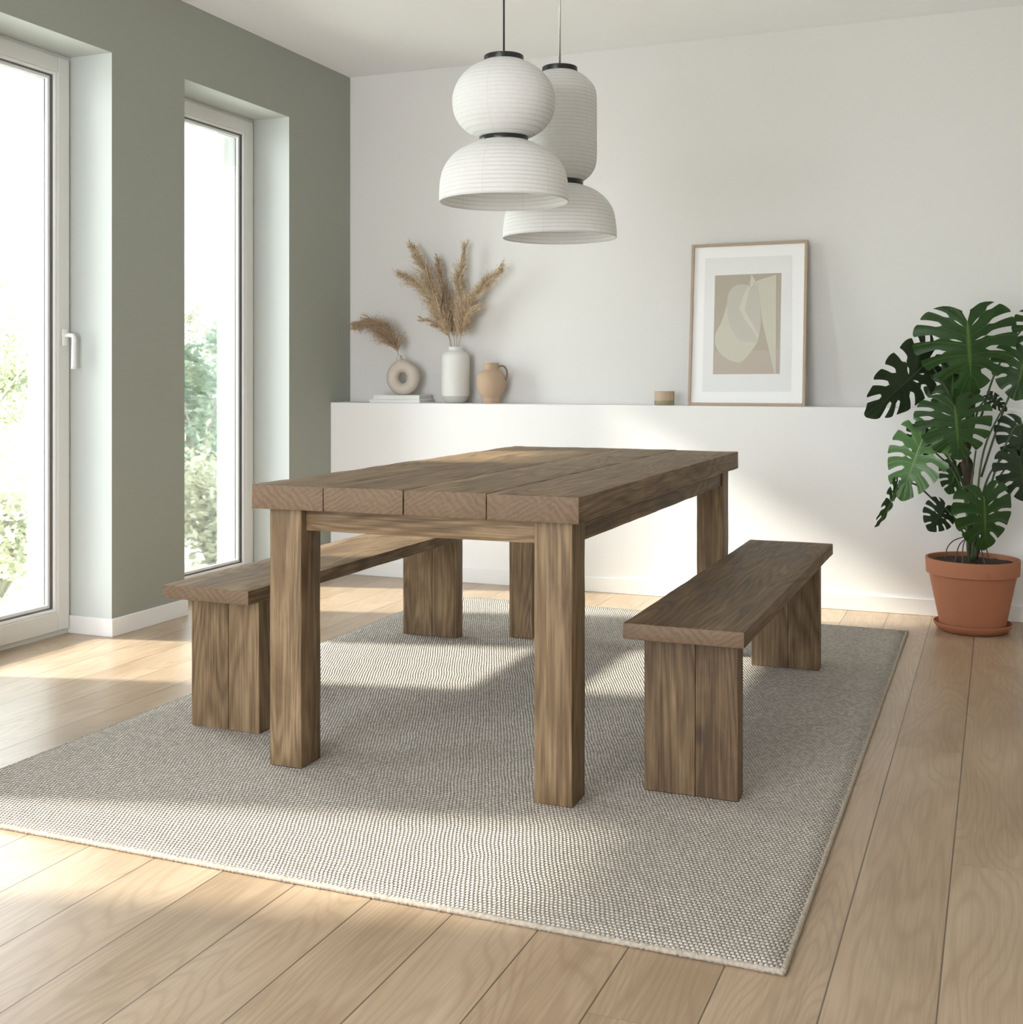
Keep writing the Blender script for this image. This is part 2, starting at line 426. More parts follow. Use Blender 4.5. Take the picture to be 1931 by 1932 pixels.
M['art1'] = plain('print cream', c4(0.60, 0.575, 0.49), 0.9, 0.03, 3.0, spec=0.1)
M['art2'] = plain('print grey', c4(0.55, 0.53, 0.465), 0.9, 0.04, 3.0, spec=0.1)
M['art3'] = plain('print pale cream', c4(0.63, 0.60, 0.52), 0.9, 0.03, 3.0, spec=0.1)
M['art4'] = plain('print blush', c4(0.51, 0.445, 0.385), 0.9, 0.05, 3.0, spec=0.1)
M['jarglass'] = plain('olive glass', c4(0.30, 0.27, 0.17), 0.15, 0.2, 30.0)
M['wax'] = plain('tan candle sleeve', c4(0.50, 0.38, 0.27), 0.7, 0.05, 10.0)

# ------------------------------------------------------------------ the room
XL, RD, YB, ZC = -3.3352, 0.2164, 5.7904, 2.7086
XR, YF = 1.7, -1.6
YL, ZL, BH = 5.5787, 0.9149, 0.0733
WZ = 2.3688
XO = XL - 0.42                                # outer face of the wall
XG = XL - RD                                  # room-side plane of the window frames
WIN = [(3.02, 3.8699, WZ), (4.3367, 5.1755, WZ), (1.31, 2.02, 1.86)]

def structure(name, bm, m, label, cat):
    return tag(obj(name, bm, m), label, cat, kind='structure')

bm = bmesh.new(); add_box(bm, XG, XR + 0.2, YF, YB + 0.2, -0.12, 0.0)
structure('floor', bm, M['floor'], 'light oak plank floor of the dining room', 'floor')
bm = bmesh.new(); add_box(bm, XO, XR + 0.2, YF, YB + 0.2, ZC, ZC + 0.2)
structure('ceiling', bm, M['ceil'], 'plain white ceiling above the pendants', 'ceiling')
bm = bmesh.new(); add_box(bm, XO, XR + 0.2, YB, YB + 0.2, -0.12, ZC)
structure('wall_back', bm, M['wall_cream'], 'warm off-white back wall above the ledge', 'wall')
bm = bmesh.new(); add_box(bm, XR, XR + 0.2, YF, YB, -0.12, ZC)
structure('wall_right', bm, M['wall_cream'], 'off-white side wall right of the plant', 'wall')
OX0, OX1, OZ = XL + 0.15, -0.9, 2.45
bm = bmesh.new()
add_box(bm, XO, OX0, YF - 0.2, YF, -0.12, ZC); add_box(bm, OX1, XR + 0.2, YF - 0.2, YF, -0.12, ZC); add_box(bm, OX0, OX1, YF - 0.2, YF, OZ, ZC)
structure('wall_front', bm, M['wall_cream'], 'off-white wall behind the viewer with a wide opening', 'wall')
bm = bmesh.new()
ys = sorted(WIN)
y = YF
for a, b, z in ys:
    add_box(bm, XO, XL, y, a, -0.12, ZC)
    add_box(bm, XO, XL, a, b, z, ZC)
    add_box(bm, XO, XG, a, b, -0.12, 0.0)
    y = b
add_box(bm, XO, XL, y, YB, -0.12, ZC)
bm.normal_update()
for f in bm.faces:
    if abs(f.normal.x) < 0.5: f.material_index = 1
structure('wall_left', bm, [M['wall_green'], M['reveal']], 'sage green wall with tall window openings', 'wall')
bm = bmesh.new(); bev_box(bm, XL, XR, YL, YB, 0.0, ZL, 0.004, 2)
structure('wall_ledge', bm, M['ledge'], 'low white half wall with display ledge along back wall', 'ledge')
bm = bmesh.new(); bev_box(bm, XL, XR, YL - 0.012, YL, 0.0, BH, 0.002, 1)
structure('baseboard_back', bm, M['base'], 'white baseboard along the low half wall', 'baseboard')
bm = bmesh.new()
y = YF
for a, b, z in ys:
    bev_box(bm, XL, XL + 0.012, y, a, 0.0, BH, 0.002, 1)
    for yy, sg in ((a, 1), (b, -1)):
        bev_box(bm, XG, XL + 0.012, min(yy, yy + sg*0.0115), max(yy, yy + sg*0.0115), 0.0, BH, 0.002, 1)
    y = b
bev_box(bm, XL, XL + 0.012, y, YL - 0.012, 0.0, BH, 0.002, 1)
structure('baseboard_left', bm, M['base'], 'white baseboard along the sage green wall', 'baseboard')
bm = bmesh.new(); add_box(bm, XG - 0.86, XO, YF, YB + 0.6, 2.63, 2.72)  # unseen slab added outside to cut the sun lower at the windows
structure('added_sun_baffle', bm, M['exterior'], 'added unseen white slab blocking high sun above the windows', 'sun baffle')

# windows: outer frame, opening sash, stepped glazing rebate, pane
def ring_x(bm, x0, x1, y0, y1, z0, z1, w, wb=None, b=0.003, mi=0):
    wb = w if wb is None else wb
    bev_box(bm, x0, x1, y0, y0 + w, z0, z1, b, 2, mi)
    bev_box(bm, x0, x1, y1 - w, y1, z0, z1, b, 2, mi)
    bev_box(bm, x0, x1, y0 + w, y1 - w, z1 - w, z1, b, 2, mi)
    bev_box(bm, x0, x1, y0 + w, y1 - w, z0, z0 + wb, b, 2, mi)

def window(n, y0, y1, z1, label, handle):
    w = empty('window_%d' % n, (XG, (y0+y1)/2, 0))
    tag(w, label, 'window', kind='structure')
    o = Vector((XG, (y0+y1)/2, 0))
    def put(name, bm, m, parent, smooth=False):
        for v in bm.verts: v.co -= o
        return obj(name, bm, m, parent, smooth)
    ya, yb = y0 - o.y, y1 - o.y
    bm = bmesh.new(); ring_x(bm, XG - 0.075, XG, y0, y1, 0.0, z1, 0.016, 0.022)
    ring_x(bm, XG - 0.14, XG - 0.075, y0, y1, 0.0, z1, 0.06, 0.07)
    fr = put('outer_frame', bm, M['upvc'], w)
    bm = bmesh.new(); ring_x(bm, XG - 0.075, XG + 0.012, y0 + 0.016, y1 - 0.016, 0.022, z1 - 0.016, 0.062, 0.078, 0.004)
    sa = put('sash', bm, M['upvc'], w)
    i, j, k, t = y0 + 0.078, y1 - 0.078, 0.100, z1 - 0.078
    bm = bmesh.new(); ring_x(bm, XG - 0.012, XG + 0.004, i, j, k, t, 0.012, None, 0.002)
    ring_x(bm, XG - 0.030, XG - 0.016, i + 0.016, j - 0.016, k + 0.016, t - 0.016, 0.014, None, 0.002)
    put('glazing_bead', bm, M['bead'], sa)
    bm = bmesh.new(); ring_x(bm, XG - 0.028, XG - 0.006, i + 0.010, j - 0.010, k + 0.010, t - 0.010, 0.0042, None, 0.0008)
    ring_x(bm, XG - 0.036, XG - 0.028, i + 0.026, j - 0.026, k + 0.026, t - 0.026, 0.004, None, 0.0008)
    put('gasket', bm, M['gasket'], sa)
    bm = bmesh.new(); add_box(bm, XG - 0.040, XG - 0.036, i, j, k, t)
    put('pane', bm, M['glass'], sa)
    if handle:
        yc = y1 - 0.050
        bm = bmesh.new(); bev_box(bm, XG + 0.012, XG + 0.024, yc - 0.015, yc + 0.015, 1.178, 1.250, 0.006, 3)
        h = put('handle', bm, M['handle'], sa, True)
        bm = bmesh.new()
        path = spline([(XG + 0.02, yc, 1.222), (XG + 0.055, yc, 1.222), (XG + 0.066, yc, 1.212), (XG + 0.066, yc, 1.17), (XG + 0.064, yc, 1.085)], 24)
        tube(bm, path, lambda s: 0.0085 + 0.0015*s, 10)
        put('lever', bm, M['handle'], h, True)
    # white outer reveal seen through the glass
    bm = bmesh.new()
    add_box(bm, XO, XG - 0.14, y0, y0 + 0.02, 0, z1); add_box(bm, XO, XG - 0.14, y1 - 0.02, y1, 0, z1)
    add_box(bm, XO, XG - 0.14, y0 + 0.02, y1 - 0.02, z1 - 0.02, z1); add_box(bm, XO - 0.03, XG - 0.14, y0, y1, -0.02, 0.02)
    put('outer_reveal', bm, M['exterior'], w)

window(1, *WIN[0], 'tall white-framed window nearest the left edge, with lever handle', True)
window(2, *WIN[1], 'tall white-framed window without handle beside the back corner', False)
window(3, *WIN[2], 'shorter white-framed window left of the handled window', False)

# ------------------------------------------------------------------ rug
RX0, RX1, RY0, RY1, RZ = -2.4672, -0.3523, 2.1303, 5.1598, 0.012
ro = Vector(((RX0+RX1)/2, (RY0+RY1)/2, 0))
rug = empty('rug', ro)
tag(rug, 'cream and grey woven wool rug under the dining table', 'rug')
bm = bmesh.new()
nx, ny = 90, 130
g = []
for jy in range(ny + 1):
    rowv = []
    for ix in range(nx + 1):
        x = RX0 + (RX1-RX0)*ix/nx; yy = RY0 + (RY1-RY0)*jy/ny
        e = min(ix, nx-ix, jy, ny-jy)
        z = RZ - 0.0008 + 0.0008*mnoise.noise(Vector((x*9, yy*9, 0)))
        if e == 0: z = 0.001
        rowv.append(bm.verts.new((x - ro.x, yy - ro.y, z)))
    g.append(rowv)
for jy in range(ny):
    for ix in range(nx):
        bm.faces.new((g[jy][ix], g[jy][ix+1], g[jy+1][ix+1], g[jy+1][ix]))
for rowi in range(ny + 1):                    # pull the second ring out to the edge: a steep, short side
    for a, b in ((0, 1), (nx, nx-1)):
        g[rowi][b].co.x = g[rowi][a].co.x + (0.004 if a == 0 else -0.004)
for coli in range(nx + 1):
    for a, b in ((0, 1), (ny, ny-1)):
        g[b][coli].co.y = g[a][coli].co.y + (0.004 if a == 0 else -0.004)
obj('weave', bm, M['rug'], rug, True)
bm = bmesh.new()
def cord(p, q, r, n):
    pts = []
    for i in range(n + 1):
        s = i / n
        v = Vector(p).lerp(Vector(q), s)
        v.z += 0.0008*math.sin(i*1.9)
        pts.append(v - ro)
    tube(bm, pts, lambda s: r*(1 + 0.22*math.sin(s*n*PI*0.93)), 7)
for q, p2, n_ in (((RX1-0.003, RY0, 0.0062), (RX1-0.003, RY1, 0.0062), 620), ((RX0+0.003, RY0, 0.0062), (RX0+0.003, RY1, 0.0062), 620),
                  ((RX0, RY0+0.003, 0.0058), (RX1, RY0+0.003, 0.0058), 430), ((RX0, RY1-0.003, 0.0058), (RX1, RY1-0.003, 0.0058), 430)):
    cord(q, p2, 0.0060, n_)
obj('binding', bm, M['rug_edge'], rug, True)

# ------------------------------------------------------------------ dining table
TX0, TX1, TY0, TY1, TZ, TZB = -1.8508, -0.9272, 2.6902, 4.5602, 0.77, 0.7053
LA, LB, LS = 0.0307, 0.0378, 0.0997
to = Vector(((TX0+TX1)/2, (TY0+TY1)/2, RZ))
table = empty('dining_table', to)
tag(table, 'rustic dark pine dining table with thick plank top and square legs', 'table')
def rel(bm, o):
    for v in bm.verts: v.co -= o
    return bm
bm = bmesh.new()
cuts = [TX0, -1.6300, -1.3965, -1.1682, TX1]
tones = [0.62, 0.35, 0.50, 0.28]
for a, b, tn in zip(cuts, cuts[1:], tones):
    dz = random.uniform(-0.0012, 0.0006); dy = random.uniform(-0.002, 0.002)
    bev_box(bm, a + 0.0006, b - 0.0006, TY0 + dy, TY1 - dy, TZB + dz, TZ + dz, 0.0018, 2, 0, 0.0020, 0.045, tn)
obj('tabletop', rel(bm, to), M['wood_y'], table, True, math.radians(40))
for k, (lx, ly) in enumerate(((TX0+LA, TY0+LB), (TX1-LA-LS, TY0+LB), (TX0+LA, TY1-LB-LS), (TX1-LA-LS, TY1-LB-LS))):
    bm = bmesh.new()
    bev_box(bm, lx, lx + LS, ly, ly + LS, RZ, TZB, 0.003, 2, 0, 0.0016, 0.05, 0.62 - 0.12*(k % 2))
    obj('leg', rel(bm, to), M['wood_z'], table, True, math.radians(40))
ai = 0.013
AB = 0.6461
bm = bmesh.new(); bev_box(bm, TX0+LA+LS, TX1-LA-LS, TY0+LB+0.022, TY0+LB+0.05, AB - 0.002, TZB, 0.002, 2, 0, 0.0015, 0.05, 0.55)
obj('apron', rel(bm, to), M['wood_x'], table, True, math.radians(40))
bm = bmesh.new(); bev_box(bm, TX0+LA+LS, TX1-LA-LS, TY1-LB-0.05, TY1-LB-0.022, AB, TZB, 0.002, 2, 0, 0.0015, 0.05, 0.3)
obj('apron', rel(bm, to), M['wood_x'], table, True, math.radians(40))
bm = bmesh.new(); bev_box(bm, TX1-LA-0.032, TX1-LA-0.006, TY0+LB+LS, TY1-LB-LS, AB, TZB, 0.002, 2, 0, 0.0015, 0.05, 0.2)
obj('apron', rel(bm, to), M['wood_y'], table, True, math.radians(40))
bm = bmesh.new(); bev_box(bm, TX0+LA+0.006, TX0+LA+0.032, TY0+LB+LS, TY1-LB-LS, AB, TZB, 0.002, 2, 0, 0.0015, 0.05, 0.2)
obj('apron', rel(bm, to), M['wood_y'], table, True, math.radians(40))

# ------------------------------------------------------------------ benches
BZ, BZB = 0.447, 0.4069
def bench(label, x0, x1, y0, y1, l0, l1, lf, lk, th, seed, shade_dk=0.0):
    random.seed(seed)
    o = Vector(((x0+x1)/2, (y0+y1)/2, RZ))
    e = empty('bench', o)
    tag(e, label, 'bench', 'pine benches along the dining table')
    bm = bmesh.new()
    bev_box(bm, x0, x1, y0, y1, BZB, BZ, 0.0025, 2, 0, 0.0018, 0.045, 0.35 + random.random()*0.2 - shade_dk)
    obj('seat', rel(bm, o), M['wood_y'], e, True, math.radians(40))
    for ya in (lf, lk - th):
        bm = bmesh.new()
        xc = l0 + (l1-l0)*0.55
        bev_box(bm, l0, xc - 0.0003, ya, ya + th, RZ, BZB, 0.0013, 1, 0, 0.0008, 0.05, 0.2 + random.random()*0.3 - shade_dk)
        bev_box(bm, xc + 0.0003, l1, ya, ya + th, RZ, BZB, 0.0013, 1, 0, 0.0008, 0.05, 0.3 + random.random()*0.3 - shade_dk)
        obj('leg', rel(bm, o), M['wood_z'], e, True, math.radians(40))
bench('dark pine bench on the window side of the dining table', -2.2738, -1.9725, 2.8499, 4.4781, -2.2426, -2.0039, 2.9496, 4.3782, 0.0597, 3)
bench('dark pine bench on the plant side of the dining table', -0.8654, -0.5641, 2.8425, 4.4709, -0.8339, -0.5951, 2.9231, 4.3905, 0.0597, 5, 0.75)  # last value darkens the timber: table's shade put into its tone
random.seed(11)

# ------------------------------------------------------------------ pendant lamps
def pendant(label, x, y, axis_u, cap, upper, ring, lower, cordm, cordr):
    d = -sw*x + cw*y
    s = d / F
    zz = lambda v: H + (Y0 - v)*s
    e = empty('pendant_lamp', (x, y, zz(lower[-1][1])))
    tag(e, label, 'lamp', 'paper pendant lamps over the table')
    zb = zz(lower[-1][1])
    P = lambda prof: [(r*s, zz(v) - zb) for r, v in prof]
    bm = bmesh.new(); tube(bm, [(0, 0, zz(cap[1]) - zb), (0, 0, ZC - zb - 0.02)], cordr, 10)
    obj('cord', bm, cordm, e, True)
    bm = bmesh.new(); lathe(bm, [(0.001, ZC-zb-0.028), (0.05, ZC-zb-0.026), (0.055, ZC-zb-0.02), (0.055, ZC-zb)], 32)
    obj('ceiling_rose', bm, M['black'], e, True, math.radians(40))
    def band(name, r, v0, v1):
        bm = bmesh.new(); R = r*s; a, b = zz(v1) - zb, zz(v0) - zb
        lathe(bm, [(R-0.006, a), (R, a), (R+0.0005, a+0.002), (R+0.0005, b-0.002), (R-0.002, b), (0.001, b)] if name == 'cap' else [(R-0.006, a), (R, a), (R+0.0005, a+0.002), (R+0.0005, b-0.002), (R-0.001, b), (R-0.006, b)], 64)
        obj(name, bm, M['black'], e, True, math.radians(50))
    band('cap', *cap)
    band('ring', *ring)
    def shade(name, prof):
        pts = spline([(r, v, 0) for r, v in prof], 6*(len(prof)-1))
        bm = bmesh.new(); lathe(bm, [(p.x*s, zz(p.y) - zb) for p in pts], 96)
        o = obj(name, bm, M['paper'], e, True)
        md = o.modifiers.new('thickness', 'SOLIDIFY'); md.thickness = 0.0012; md.offset = -1
    shade('upper_shade', upper)
    shade('lower_shade', lower)
    # light socket and bulb inside the open dome
    bm = bmesh.new()
    zt = zz(ring[2]) - zb
    lathe(bm, [(0.001, zt-0.075), (0.018, zt-0.07), (0.027, zt-0.052), (0.024, zt-0.03), (0.014, zt-0.015), (0.014, zt+0.01)], 24)
    obj('bulb', bm, M['bead'], e, True)
pendant('front paper pendant with squat round upper shade and black rings', -1.39, 3.336, 952,
        (37, 105.5, 117.5), [(36.5,116.5),(48,122),(62.6,130.5),(77.5,143.5),(88.7,160),(95.5,179),(96.7,194),(93.7,214),(86,230),(72.5,244.5),(57,254),(45,259)],
        (45.5, 257, 269), [(45.5,268),(58,272.5),(70,278.5),(90,290),(105,305.5),(115,323.5),(119.5,342),(121,360),(121.3,381.7)], M['cord'], 0.0030)
pendant('rear paper pendant with tall capsule upper shade and black rings', -1.39, 3.831, 1057,
        (33, 127, 138.5), [(32.5,137.5),(42,143),(51,150),(61.6,160.5),(67.5,173),(69.3,190),(69.5,230),(69.5,270),(69.3,297),(66.6,315),(59,328.5),(50,337),(44,341)],
        (44, 340.5, 352.5), [(44,351.5),(64,359.5),(81.5,371.5),(94,386),(101.5,402),(105.8,427),(107,449.5)], M['cord2'], 0.0036)

# ------------------------------------------------------------------ things on the ledge
def on_ledge(u, y):                    # x of a pixel column on the ledge at depth y
    r = ray(u, 760); return r.x * (y / r.y)

# books
def book(label, x0, x1, y0, y1, z0, z1, pitch):
    o = Vector(((x0+x1)/2, (y0+y1)/2, z0))
    e = empty('book', o)
    tag(e, label, 'book', 'books under the ring vase')
    bm = bmesh.new()
    bev_box(bm, x0, x1, y0, y1, z0, z0+0.003, 0.001, 1)
    bev_box(bm, x0, x1, y0, y1, z1-0.003, z1, 0.001, 1)
    bev_box(bm, x0, x1, y0, y0+0.003, z0+0.002, z1-0.002, 0.001, 1)
    obj('cover', rel(bm, o), M['book'], e)
    bm = bmesh.new(); add_box(bm, x0+0.003, x1-0.004, y0+0.003, y1-0.004, z0+0.003, z1-0.003)
    obj('pages', rel(bm, o), M['pages'], e)
yb0 = 5.60
book('wider white book flat on the ledge, under another book', on_ledge(697, yb0), on_ledge(792, yb0), yb0, 5.772, ZL, ZL+0.0175, 1)
book('smaller white book on top of the wider one, under ring vase', on_ledge(704.5, yb0+0.008), on_ledge(791.5, yb0+0.008), yb0+0.008, 5.765, ZL+0.0175, ZL+0.041, 1)

# ring vase
zt = ZL + 0.041
yv = 5.675
xv = on_ledge(761, yv)
e = obj_bm = bmesh.new()
R, r0 = 0.0615, 0.0335
n1, n2 = 64, 28
vsr = []
for i in range(n1):
    a = 2*PI*i/n1
    ring_ = []
    for j in range(n2):
        b = 2*PI*j/n2
        rr = R + r0*math.cos(b)
        zz = rr*math.sin(a)*1.0
        # teardrop towards the neck, flat foot
        x = rr*math.cos(a); yy = 0.036*math.sin(b)
        if zz > 0.05:
            k = (zz-0.05)/0.045
            x = x*(1-0.35*k*k) - 0.012*k*k; zz += 0.006*k*k
        zz = max(zz, -0.0915 + 0.0)
        ring_.append(obj_bm.verts.new((x, yy, zz + 0.0915)))
    vsr.append(ring_)
for i in range(n1):
    for j in range(n2):
        obj_bm.faces.new((vsr[i][j], vsr[(i+1)%n1][j], vsr[(i+1)%n1][(j+1)%n2], vsr[i][(j+1)%n2]))
ringvase = obj('vase', obj_bm, M['beige_clay'], None, True)
ringvase.location = (xv, yv, zt)
tag(ringvase, 'beige ring-shaped vase standing on two white books', 'vase')
bm = bmesh.new()
t_ = bmesh.new()
nk = [(0.019, -0.012), (0.0165, 0.0), (0.0150, 0.008), (0.0155, 0.014), (0.0165, 0.016), (0.0125, 0.016), (0.0115, 0.0)]
lathe(t_, nk, 28)
bmesh.ops.transform(t_, matrix=Matrix.Translation((-0.022, 0, 0.190)) @ Matrix.Rotation(math.radians(-22), 4, 'Y'), verts=t_.verts)
me_ = bpy.data.meshes.new('t'); t_.to_mesh(me_); t_.free(); bm.from_mesh(me_); bpy.data.meshes.remove(me_)
obj('neck', bm, M['beige_clay'], ringvase, True)

# tall white vase
yv2 = 5.69
xv2 = on_ledge(860, yv2)
bm = bmesh.new()
S = 0.575e-3
pr = [(0.001,0.002),(0.046,0.0),(0.050,0.002),(0.058,0.012),(0.068,0.026),(0.0725,0.038)]
lathe(bm, pr, 56, mi=1)
pr = [(0.0725,0.038),(0.0742,0.046),(0.0745,0.10),(0.0742,0.16),(0.0740,0.215),(0.0725,0.243),(0.067,0.257),(0.056,0.267),(0.045,0.273),(0.0385,0.277),(0.037,0.283),(0.0385,0.292),(0.037,0.295),(0.033,0.294),(0.032,0.28),(0.032,0.2)]
lathe(bm, pr, 56)
v_ = obj('vase', bm, [M['white_glaze'], M['grey_glaze']], None, True, math.radians(50))
v_.location = (xv2, yv2, ZL)
tag(v_, 'tall white cylindrical vase with pampas grass on the ledge', 'vase')

# jug
yj = 5.69
xj = on_ledge(927, yj)
jug = empty('jug', (xj, yj, ZL))
tag(jug, 'tan clay jug with thin handle beside the tall white vase', 'jug')
bm = bmesh.new()
lathe(bm, [(0.001,0.001),(0.046,0.0),(0.0475,0.002),(0.0475,0.026),(0.050,0.031)], 48)
ptsj = spline([(0.050,0.031,0),(0.062,0.050,0),(0.072,0.075,0),(0.0762,0.100,0),(0.0745,0.125,0),(0.066,0.149,0),(0.052,0.165,0),(0.042,0.172,0)], 28)
lathe(bm, [(p.x, p.y) for p in ptsj], 48)
lathe(bm, [(0.042,0.172),(0.0395,0.175),(0.0395,0.206),(0.0405,0.210),(0.037,0.210),(0.0355,0.20),(0.0355,0.15)], 48)
obj('body', bm, M['tan_clay'], jug, True, math.radians(45))
bm = bmesh.new()
tube(bm, spline([(0.036,0,0.192),(0.060,0,0.194),(0.076,0,0.182),(0.083,0,0.160),(0.081,0,0.135),(0.070,0,0.118)], 28), 0.0052, 10)
obj('handle', bm, M['handle_clay'], jug, True)
jug.rotation_euler = (0, 0, math.radians(18))

# candle
yc = 5.665
xc = on_ledge(1254, yc)
cd = empty('candle_holder', (xc, yc, ZL))
tag(cd, 'small tan candle holder with glassy base beside the picture', 'candle holder')
bm = bmesh.new(); lathe(bm, [(0.001,0.0005),(0.046,0.0),(0.0485,0.003),(0.0485,0.024),(0.045,0.024),(0.044,0.006),(0.001,0.006)], 48)
obj('glass_base', bm, M['jarglass'], cd, True, math.radians(40))
bm = bmesh.new(); lathe(bm, [(0.040,0.020),(0.0480,0.022),(0.0492,0.024),(0.0492,0.066),(0.048,0.068),(0.046,0.068),(0.045,0.058),(0.001,0.056)], 48)
obj('sleeve', bm, M['wax'], cd, True, math.radians(40))
bm = bmesh.new(); tube(bm, [(0,0,0.055),(0.001,0,0.066)], 0.0012, 6)
obj('wick', bm, M['cord'], cd)

# picture leaning on the wall
pb_l, pb_r = at_y(1297.5, 764, 5.655), at_y(1519.5, 766, 5.655)
pw = pb_r.x - pb_l.x
ytop = YB - 0.024
zt_ = at_y(1413, 457, ytop - 0.02).z
ph = math.hypot(zt_ - ZL, ytop - 5.69)
lean = math.atan2(ytop - 5.68, zt_ - ZL)
pic = empty('picture_frame', ((pb_l.x + pb_r.x)/2, 5.655, ZL + 0.0005))
pic.rotation_euler = (-lean, 0, 0)
tag(pic, 'light oak framed abstract print leaning against the back wall', 'picture')
hw = pw/2
FW, FD = 0.014, 0.024
bm = bmesh.new()
bev_box(bm, -hw, -hw+FW, 0, FD, 0, ph, 0.002, 2); bev_box(bm, hw-FW, hw, 0, FD, 0, ph, 0.002, 2)
bev_box(bm, -hw+FW, hw-FW, 0, FD, ph-FW, ph, 0.002, 2); bev_box(bm, -hw+FW, hw-FW, 0, FD, 0, FW, 0.002, 2)
obj('frame', bm, M['oakframe'], pic)
def pc(x, y):                          # close-up pixel -> picture plane
    v = 0.5
    for _ in range(4):
        xl, xr = 517 + 23*v, 1588 + 27*v
        u = (x - xl)/(xr - xl)
        ybm, ytp = 1605 + 17*u, 152 - 42*u
        v = (ybm - y)/(ybm - ytp)
    return (-hw + u*pw, v*ph)
def poly(bm, pts, yy, mi):
    vs = [bm.verts.new((a, yy, b)) for a, b in (pc(*p) for p in pts)]
    f = bm.faces.new(vs); f.material_index = mi
    f.normal_update()
    if f.normal.y > 0: f.normal_flip()
bm = bmesh.new()
add_box(bm, -hw+FW*0.6, hw-FW*0.6, 0.010, 0.014, FW*0.6, ph-FW*0.6)
obj('mount', bm, M['mat'], pic)
bm = bmesh.new()
poly(bm, [(668,275),(1474,247),(1460,1488),(650,1485)], 0.0092, 0)
obj('inner_mount', bm, M['mat2'], pic)
def smooth(pts, n=6):
    q = spline([(a, b, 0) for a, b in pts + [pts[0]]], n*len(pts))
    return [(p.x, p.y) for p in q[:-1]]
bm = bmesh.new()
poly(bm, [(762,432),(1376,410),(1361,1327),(750,1327)], 0.0088, 0)
poly(bm, [(762,1120),(1365,1110),(1361,1327),(750,1327)], 0.0087, 4)
poly(bm, smooth([(880,680),(850,785),(818,872),(782,935),(767,990),(768,1045),(788,1098),(832,1155),(900,1198),(958,1216),(1005,1219),(1055,1178),(1112,1108),(1150,1050),(1172,990),(1150,800),(1000,640)]), 0.0085, 1)
poly(bm, smooth([(1068,520),(1000,515),(945,530),(905,570),(882,628),(878,700),(885,800),(905,890),(940,960),(990,1012),(1060,1036),(1155,1038),(1172,985),(1190,870),(1186,760),(1170,600),(1158,505),(1105,545)], 4), 0.0082, 2)
poly(bm, [(1078,520),(1030,610),(990,735),(1040,830),(1100,910),(1165,1005),(1168,975),(1110,870),(1040,745),(1060,660),(1090,540)], 0.0079, 3)
poly(bm, [(1102,420),(1140,485),(1100,545),(1085,515)], 0.0078, 3)
poly(bm, [(1100,545),(1150,482),(1330,425),(1327,1325),(1315,1325),(1200,840),(1160,500)], 0.0080, 1)
obj('art_print', bm, [M['art0'], M['art1'], M['art2'], M['art3'], M['art4']], pic)

# ------------------------------------------------------------------ pampas grass
def plume(label, pts, base_f, mats, dens, length, spread, droop, seed, group):
    """pts: stem path from inside the vase to the tip; base_f: where the plume starts along it"""
    random.seed(seed)
    dens = int(dens*1.35); spread *= 1.2
    pts = list(pts[:-1]) + [pts[-1] + (pts[-1] - pts[-2]).normalized()*0.025]
    path = spline(pts, 60)
    o = path[0].copy()
    e = empty('pampas_grass', o)
    tag(e, label, 'pampas grass', group)
    bm = bmesh.new(); tube(bm, [p - o for p in path], lambda s: 0.0022*(1-0.75*s), 6)
    obj('stem', bm, M['straw'], e, True)
    bm = bmesh.new()
    n = len(path) - 1
    clusters = []
    for k in range(max(14, dens//16)):
        clusters.append((base_f + (1 - base_f)*(random.random()**0.9), random.uniform(0, 2*PI), random.uniform(0.35, 1.25), random.uniform(0.6, 1.2)))
    for k in range(dens):
        cs, ca, csp, cL = clusters[k % len(clusters)]
        s = min(0.999, max(base_f, cs + random.gauss(0, 0.018)))
        i = min(int(s*n), n-1)
        p = path[i].lerp(path[i+1], s*n - i)
        tdir = (path[i+1] - path[i]).normalized()
        rel_s = (s - base_f)/(1 - base_f)
        side = tdir.orthogonal().normalized()
        side = (Matrix.Rotation(ca + random.gauss(0, 0.28), 3, tdir) @ side)
        L = 1.8*length*cL*(0.55 + 0.55*random.random())*(1.0 - 0.72*rel_s)*(0.5 + 0.5*min(1, rel_s*5))
        d = (tdir*(1.0) + side*spread*csp*random.uniform(0.75, 1.1)).normalized()
        wv = d.cross(Vector((sw, -cw, 0.15))).normalized()
        q = p.copy(); w = random.uniform(0.0009, 0.0018)
        prev = None
        st = 4
        for m in range(st + 1):
            ww = w*(1 - 0.8*m/st) * (1.0 if m else 0.6)
            vv = (bm.verts.new(q - o - wv*ww), bm.verts.new(q - o + wv*ww))
            if prev: bm.faces.new((prev[0], prev[1], vv[1], vv[0]))
            prev = vv
            # little seed tufts
            if m and random.random() < 0.6:
                tv = (d + Vector((random.uniform(-1,1), random.uniform(-1,1), random.uniform(-1,1)))*0.7).normalized()*random.uniform(0.006, 0.014)
                c = q - o
                bm.faces.new((bm.verts.new(c), bm.verts.new(c + tv*0.5 + wv*0.0016), bm.verts.new(c + tv), bm.verts.new(c + tv*0.5 - wv*0.0016)))
            q += d*(L/st)
            d = (d + Vector((0, 0, -droop*(0.4 + 0.6*random.random()))) + Vector((random.uniform(-1,1), random.uniform(-1,1), random.uniform(-1,1)))*0.10).normalized()
            wv = d.cross(Vector((sw, -cw, 0.15))).normalized()
    obj('plume', bm, mats, e)

